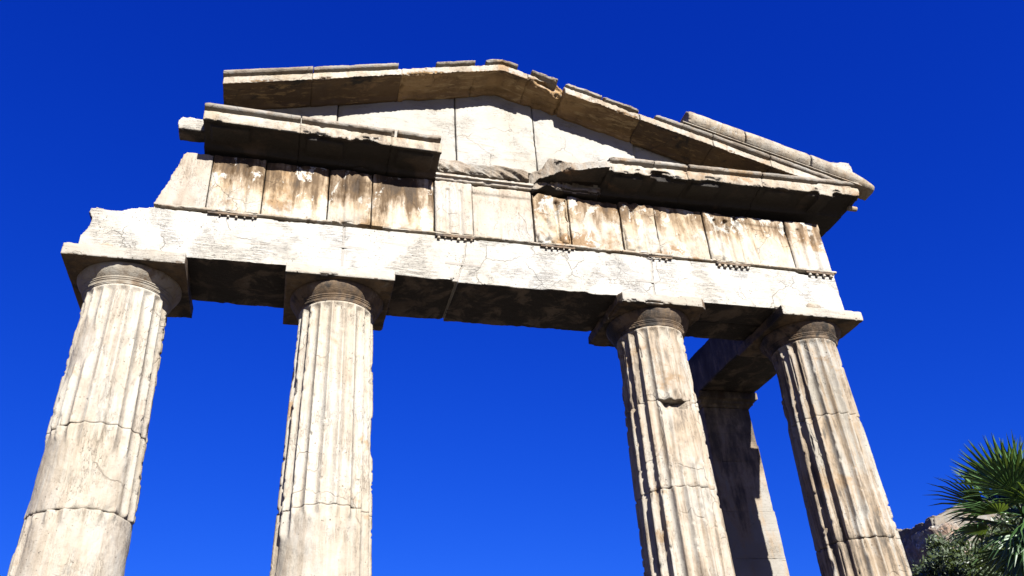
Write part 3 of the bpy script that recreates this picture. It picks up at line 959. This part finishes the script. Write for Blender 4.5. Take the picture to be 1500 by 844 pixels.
# ---- side beam and rear pier
bm = bmesh.new()
boxp(bm, 4.33, 5.41, 1.095, 4.1, ZA0 + .01, 8.62)
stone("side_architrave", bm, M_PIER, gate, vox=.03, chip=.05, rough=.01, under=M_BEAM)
pier = empty("pier", (4.85, 3.5, .35), gate)
zs = [.35, 1.55, 2.7, 3.8, 4.95, 5.72, 6.6, 7.12, 7.60]
for k in range(len(zs) - 1):
    bm = bmesh.new()
    ta = .065 * (7.6 - zs[k]) / 3.0
    tb = .065 * (7.6 - zs[k + 1]) / 3.0
    prism(bm, [(4.37 - ta, zs[k] - .006), (5.285 + ta, zs[k] - .006), (5.285 + tb, zs[k + 1] + .006), (4.37 - tb, zs[k + 1] + .006)], 'y', 3.0, 4.05)
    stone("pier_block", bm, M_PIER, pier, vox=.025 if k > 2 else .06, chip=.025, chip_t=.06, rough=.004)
bm = bmesh.new()
boxp(bm, 4.35, 5.31, 2.98, 4.07, 7.605, 7.68)
boxp(bm, 4.31, 5.36, 2.93, 4.11, 7.66, 7.74)
boxp(bm, 4.26, 5.43, 2.86, 4.16, 7.73, 7.875)
stone("pier_capital", bm, M_PIER, pier, vox=.016, chip=.03)


# ================================================================== vegetation
def leaf_mat(name, a, b, trans=.25, rough=.45):
    t = NT(name)
    n = t.noise(t.geo.outputs['Position'], 3.0, 4, .6)
    oi = t.t.nodes.new("ShaderNodeObjectInfo")
    c = t.mix(t.ramp(n, .35, .65), a, b)
    t.put(t.b.inputs['Base Color'], c)
    t.b.inputs['Roughness'].default_value = rough
    t.b.inputs['Specular IOR Level'].default_value = .5
    tr = t.t.nodes.new("ShaderNodeBsdfTranslucent")
    t.put(tr.inputs[0], t.mix(.5, c, (.25, .35, .03)))
    mx = t.t.nodes.new("ShaderNodeMixShader")
    mx.inputs[0].default_value = trans
    t.t.links.new(t.b.outputs[0], mx.inputs[1])
    t.t.links.new(tr.outputs[0], mx.inputs[2])
    t.t.links.new(mx.outputs[0], t.out.inputs[0])
    return t.m


M_FROND = leaf_mat("palm_leaf", (.016, .042, .009), (.032, .074, .016), .15, .5)
M_FRONDY = leaf_mat("young_palm_leaf", (.08, .125, .015), (.10, .145, .02), .35)
M_OLIVE = leaf_mat("olive_leaf", (.026, .038, .017), (.046, .062, .028), .15)
M_OLIVEY = leaf_mat("yellowish_leaf", (.040, .046, .015), (.060, .064, .022), .2)
M_BARK = plain("bark", (.10, .075, .05), .9, .4, 12, .8)


def frond_mesh(name, R=.95, petiole=.85, nseg=34, spread=105, droop=.25, seed=0):
    """a fan leaf: stalk along +X from the origin, pleated segments fanning out, free tips hanging a little."""
    r_ = random.Random(seed)
    V, F = [], []

    def add(p):
        V.append(p)
        return len(V) - 1
    # stalk
    for k in range(4):
        u = k / 3
        c = Vector((petiole * u, 0, -.10 * u * u))
        for s in ((-.018, 0), (.018, 0), (0, .022)):
            add((c.x, s[0], c.z + s[1]))
    for k in range(3):
        for i in range(3):
            a, b = k * 3 + i, k * 3 + (i + 1) % 3
            F.append((a, b, b + 3, a + 3))
    hub = Vector((petiole, 0, -.10))
    da = 2 * spread / (nseg - 1)
    for i in range(nseg):
        ang = rad(-spread + i * da + r_.uniform(-1.2, 1.2))
        L = R * (1 - .25 * abs(i / (nseg - 1) - .5)) * r_.uniform(.9, 1.08)
        d = Vector((math.cos(ang), math.sin(ang), 0))
        side = Vector((-d.y, d.x, 0))
        dr = droop * r_.uniform(.6, 1.5)
        cup = .20 * math.cos(ang)

        def at(u, w, lift):
            p = hub + d * (L * u) + side * w
            z = hub.z + lift + cup * u * .5 - dr * max(0, u - .5) ** 2 * 2.2
            return add((p.x, p.y, z))
        hw = math.tan(rad(da) * .5) * 1.02
        us = [0.03, .25, .48, .76, 1.0]
        ws = [hw * .03 * L, hw * .3 * L, hw * .42 * L, hw * .26 * L, .002]
        prev = None
        for u, w in zip(us, ws):
            row = (at(u, -w, -.35 * w), at(u, 0, .35 * w), at(u, w, -.35 * w))
            if prev:
                F.append((prev[0], prev[1], row[1], row[0]))
                F.append((prev[1], prev[2], row[2], row[1]))
            prev = row
    me = bpy.data.meshes.new(name)
    me.from_pydata([tuple(v) for v in V], [], F)
    me.update()
    return me


def palm(loc, top, nf, scale, label, seed, yellow=()):
    r_ = random.Random(seed)
    root = empty("fan_palm", loc)
    describe(root, label, "palm tree")
    bm = bmesh.new()
    n = 26
    rings = []
    for k in range(n + 1):
        u = k / n
        z = loc[2] + u * (top[2] - .35 - loc[2])
        rr = .15 + .08 * (1 - u) ** 3 + (.014 if k % 2 else 0) 
        cx, cy = loc[0] + (top[0] - loc[0]) * u * u, loc[1] + (top[1] - loc[1]) * u * u
        rings.append([bm.verts.new((cx + rr * math.cos(a * math.pi / 8), cy + rr * math.sin(a * math.pi / 8), z)) for a in range(16)])
    for A_, B_ in zip(rings, rings[1:]):
        for k in range(16):
            bm.faces.new((A_[k], A_[(k + 1) % 16], B_[(k + 1) % 16], B_[k]))
    bm.faces.new(rings[-1])
    mesh_obj("trunk", bm, M_BARK, root, smooth=True)
    vars_ = [frond_mesh("frond", R=1.18 * scale * q, petiole=(.60 + .12 * i) * scale, droop=.12 + .16 * i, spread=62 + 8 * i, nseg=17, seed=seed + i) for i, q in enumerate((1.0, 1.08, .95, 1.05))]
    for v in vars_:
        v.materials.append(M_FROND)
    vy = frond_mesh("frond", R=.75 * scale, petiole=.95 * scale, nseg=22, spread=80, droop=.1, seed=99)
    vy.materials.append(M_FRONDY)
    ga = math.pi * (3 - math.sqrt(5))
    for i in range(nf):
        u = (i + .5) / nf
        el = rad(86 - 150 * u ** .9) + r_.uniform(-.12, .12)
        az = i * ga + r_.uniform(-.2, .2)
        d = Vector((math.cos(az) * math.cos(el), math.sin(az) * math.cos(el), math.sin(el)))
        if d.dot(CR) < -.35 and d.z < -.12:
            continue
        me = vars_[0 if el > .7 else 1 if el > .1 else 2 + i % 2]
        o = bpy.data.objects.new("frond", me)
        place_frond(o, root, Vector(top) - Vector(loc), d, r_.uniform(-.5, .5), r_.uniform(.85, 1.1))
    for i in range(26):
        az = rad(-165 + 165 * (i + .5) / 26) + r_.uniform(-.15, .15)
        el = rad(r_.uniform(-65, -5))
        d = Vector((math.cos(az) * math.cos(el), math.sin(az) * math.cos(el), math.sin(el)))
        if d.dot(CR) < -.55:
            continue
        o = bpy.data.objects.new("frond", vars_[2 + i % 2])
        place_frond(o, root, Vector(top) - Vector(loc), d, r_.uniform(-.6, .6), r_.uniform(.75, .95))
    for (d, roll, s) in yellow:
        o = bpy.data.objects.new("frond", vy)
        o['label'] = 'bright yellow-green young frond'
        place_frond(o, root, Vector(top) - Vector(loc), Vector(d).normalized(), roll, s)
    return root


def place_frond(o, root, base, d, roll, s):
    COL.objects.link(o)
    o.parent = root
    up = Vector((0, 0, 1)) if abs(d.z) < .98 else Vector((0, 1, 0))
    y = up.cross(d).normalized()
    z = d.cross(y).normalized()
    rot = Matrix((d, y, z)).transposed().to_4x4() @ Matrix.Rotation(roll, 4, 'X')
    o.matrix_local = Matrix.Translation(base) @ rot @ Matrix.Scale(s, 4)


palm((12.85, 5.2, 0), (12.70, 5.0, 6.35), 42, 1.0, "tall fan palm with spiky green leaves in front of the rocky hill", 3,
     yellow=[((-.1, -.95, -.36), .35, .95)])


def leafy_tree(loc, h, blobs, nleaf, mat, label, seed, leaf=.10, cat="tree", name="olive_tree"):
    r_ = np.random.default_rng(seed)
    rr = random.Random(seed)
    root = empty(name, loc)
    describe(root, label, cat, "trees beside the fan palm")
    # trunk with limbs to the blobs
    bm = bmesh.new()

    def tube(a, b, ra, rb, seg=8):
        a, b = Vector(a), Vector(b)
        d = (b - a).normalized()
        x = d.orthogonal().normalized()
        y = d.cross(x)
        A_ = [bm.verts.new(a + (x * math.cos(k * 2 * math.pi / seg) + y * math.sin(k * 2 * math.pi / seg)) * ra) for k in range(seg)]
        B_ = [bm.verts.new(b + (x * math.cos(k * 2 * math.pi / seg) + y * math.sin(k * 2 * math.pi / seg)) * rb) for k in range(seg)]
        for k in range(seg):
            bm.faces.new((A_[k], A_[(k + 1) % seg], B_[(k + 1) % seg], B_[k]))
    L = Vector(loc)
    fork = L + Vector((.1, 0, h * .42))
    tube(L, fork, .24, .17)
    for (bx, by, bz, br) in blobs:
        e = L + Vector((bx, by, bz))
        mid = fork.lerp(e, .5) + Vector((rr.uniform(-.2, .2), rr.uniform(-.2, .2), .1))
        tube(fork, mid, .12, .07)
        tube(mid, e, .07, .025)
    mesh_obj("trunk", bm, M_BARK, root, smooth=True)
    tot = sum(b[3] ** 2 for b in blobs)
    Vs, Fs = [], []
    base = 0
    for (bx, by, bz, br) in blobs:
        n = int(nleaf * br * br / tot)
        # clumps inside the blob
        k = max(10, int(26 * br))
        cd = r_.normal(size=(k, 3))
        cd /= np.linalg.norm(cd, axis=1, keepdims=True)
        cc = cd * (br * r_.uniform(.45, 1.05, (k, 1))) * np.array([1, 1, .8])
        w = r_.integers(0, k, n)
        p = cc[w] + r_.normal(size=(n, 3)) * br * .16 + np.array([bx, by, bz]) + np.array(loc)
        d = r_.normal(size=(n, 3))
        d += cd[w] * .8
        d /= np.linalg.norm(d, axis=1, keepdims=True)
        q = r_.normal(size=(n, 3))
        q = np.cross(d, q)
        q /= np.linalg.norm(q, axis=1, keepdims=True)
        l = leaf * r_.uniform(.6, 1.3, (n, 1))
        a = p - d * l * .5
        b = p + q * l * .22
        c = p + d * l * .6
        e = p - q * l * .22
        Vs.append(np.stack([a, b, c, e], 1).reshape(-1, 3))
        Fs.append(np.arange(n * 4).reshape(-1, 4) + base)
        base += n * 4
    me = bpy.data.meshes.new("crown")
    me.from_pydata(np.vstack(Vs).tolist(), [], np.vstack(Fs).tolist())
    me.update()
    link("crown", me, mat, root)
    return root


leafy_tree((13.9, 8.6, 0), 7.0, [(-.3, 0, 5.9, .75), (.35, .2, 6.2, .8), (-.75, -.1, 5.3, .7), (.2, -.2, 5.2, .9), (1.0, .1, 5.7, .85), (.6, 0, 4.5, .9), (-.4, .1, 4.5, .9)], 42000, M_OLIVE,
           "dark green bushy tree below the cliff, between the right-hand column and the palm", 21, leaf=.13)
leafy_tree((12.3, 8.4, 0), 6.0, [(-.15, 0, 5.55, .45), (.1, .1, 5.0, .6), (-.4, 0, 4.6, .7), (.3, 0, 4.3, .7)], 15000, M_OLIVEY,
           "small yellowish green tree close beside the right-hand column", 22, leaf=.12)


leafy_tree((17.4, 9.5, 0), 8.5, [(-.6, 0, 6.6, 1.0), (.5, .2, 7.3, 1.0), (.0, .2, 5.6, 1.1), (1.2, 0, 6.4, 1.1), (-.9, .1, 5.4, .9)], 30000, M_OLIVE,
           "dark tree standing behind the fan palm at the edge", 23, leaf=.16)


# ================================================================== rocky hill
def build_hill():
    t = NT("limestone_cliff")
    P_ = t.geo.outputs['Position']
    n = t.noise(P_, .22, 8, .68, .4)
    c = t.mix(t.ramp(n, .42, .60), (.15, .135, .11), (.13, .08, .05))
    c = t.mix(t.ramp(t.noise(P_, .8, 8, .7), .46, .60, 0, .85), c, (.045, .042, .034))
    c = t.mix(t.ramp(t.noise(t.pos(off=(30, 0, 0)), .7, 8, .75), .58, .64, 0, .8), c, (.30, .28, .25))
    t.put(t.b.inputs['Base Color'], c)
    t.b.inputs['Roughness'].default_value = .95
    bn = t.t.nodes.new("ShaderNodeBump")
    bn.inputs['Strength'].default_value = .8
    bn.inputs['Distance'].default_value = .5
    t.put(bn.inputs['Height'], t.noise(P_, 1.1, 9, .7))
    t.put(t.b.inputs['Normal'], bn.outputs[0])

    # slope of the hill
    nx, ny = 110, 90
    X, Y = np.meshgrid(np.linspace(60, 330, nx), np.linspace(55, 260, ny), indexing='ij')
    d = np.hypot(np.maximum(0, 112 - X) * 1.0, np.maximum(0, 122 - Y) * .9)
    q = np.stack([X, Y, 0 * X], -1).reshape(-1, 3)
    Z = 31.0 * np.clip(1 - d / 62, 0, 1) ** 1.2 + 5 * fbm(q, .06, 5, 3).reshape(X.shape) * np.clip(1 - d / 60, 0, 1) - .3
    me = bpy.data.meshes.new("hill")
    V = np.stack([X, Y, Z], -1).reshape(-1, 3)
    i = np.arange(nx - 1)[:, None] * ny
    j = np.arange(ny - 1)[None, :]
    F = np.stack([i + j, i + ny + j, i + ny + j + 1, i + j + 1], -1).reshape(-1, 4)
    me.from_pydata(V.tolist(), [], F.tolist())
    me.update()
    hm = plain("scrub_slope", (.06, .056, .034), .95, .5, .35, .8)
    o = link("hill", me, hm)
    o['kind'] = 'structure'
    o['label'] = 'scrubby slope of the hill'
    # cliff: lit front face, shaded left flank running back
    bm = bmesh.new()
    prism(bm, [(115.2, 120), (116.5, 117.5), (123, 119), (131, 117), (142, 120), (175, 121), (175, 150), (119.5, 150), (117, 136)], 'z', 22, 40.6)

    def cl(co, no, s):
        n_ = fbm(co, .35, 5, 4)
        n2 = fbm(co, .12, 3, 8)
        co[:, :2] += (no[:, :2] * ((n_ * 2.4 + n2 * 3)[:, None]))
        co[:, 2] += fbm(co, .3, 3, 6) * 1.0
        return co
    o = stone("rock_cliff", bm, t.m, None, vox=.55, chip=1.6, chip_t=.0, chip_f=.25, rough=.35, rough_f=.5, post=cl, smooth=False)
    o['kind'] = 'structure'
    o['label'] = 'ochre limestone cliff of the hill behind the palm'
    # wall along the cliff top, stepping down the shaded flank
    wm = marble("rampart_stone", base=(.25, .24, .215), cream=(.17, .15, .12), vein=.15, blotch=.8, vein_sc=(.3, .3, .9), lines=.1, streak=.3, streak_dir=(.8, .8, .12), pits=.2, crack=.3, crack_sc=.6, bump=.8)
    wall = empty("rampart_wall", (120, 124, 38))
    describe(wall, "pale stone rampart crowning the rocky cliff behind the palm", "wall")
    bm = bmesh.new()
    prism(bm, [(115.6, 36.5), (130, 36.5), (150, 37), (175, 37), (175, 47.5), (150, 46.6), (135, 46.0), (127, 45.3), (122.5, 44.3), (119, 43.0), (116.6, 42.1), (115.9, 42.3), (115.5, 41.3)], 'y', 119.2, 122.2)
    stone("wall_front", bm, wm, wall, vox=.3, chip=1.2, chip_t=-.02, chip_f=.5, rough=.5, rough_f=.45, kx=1)
    bm = bmesh.new()
    prism(bm, [(119.5, 30), (150, 30), (150, 42.4), (146.5, 42.4), (146.3, 43.3), (144.3, 43.3), (144, 42.3), (133, 42.1), (132.8, 42.9), (131.2, 42.9), (131, 42.0), (119.5, 41.7)], 'x', 0, 2.4,
          lambda x, y, z: (115.2 + x + (y - 119) * .105, y, z + max(0, (y - 121)) * .03))
    stone("wall_flank", bm, wm, wall, vox=.35, chip=1.0, chip_t=-.02, chip_f=.5, rough=.6, rough_f=.4, kx=1)


build_hill()
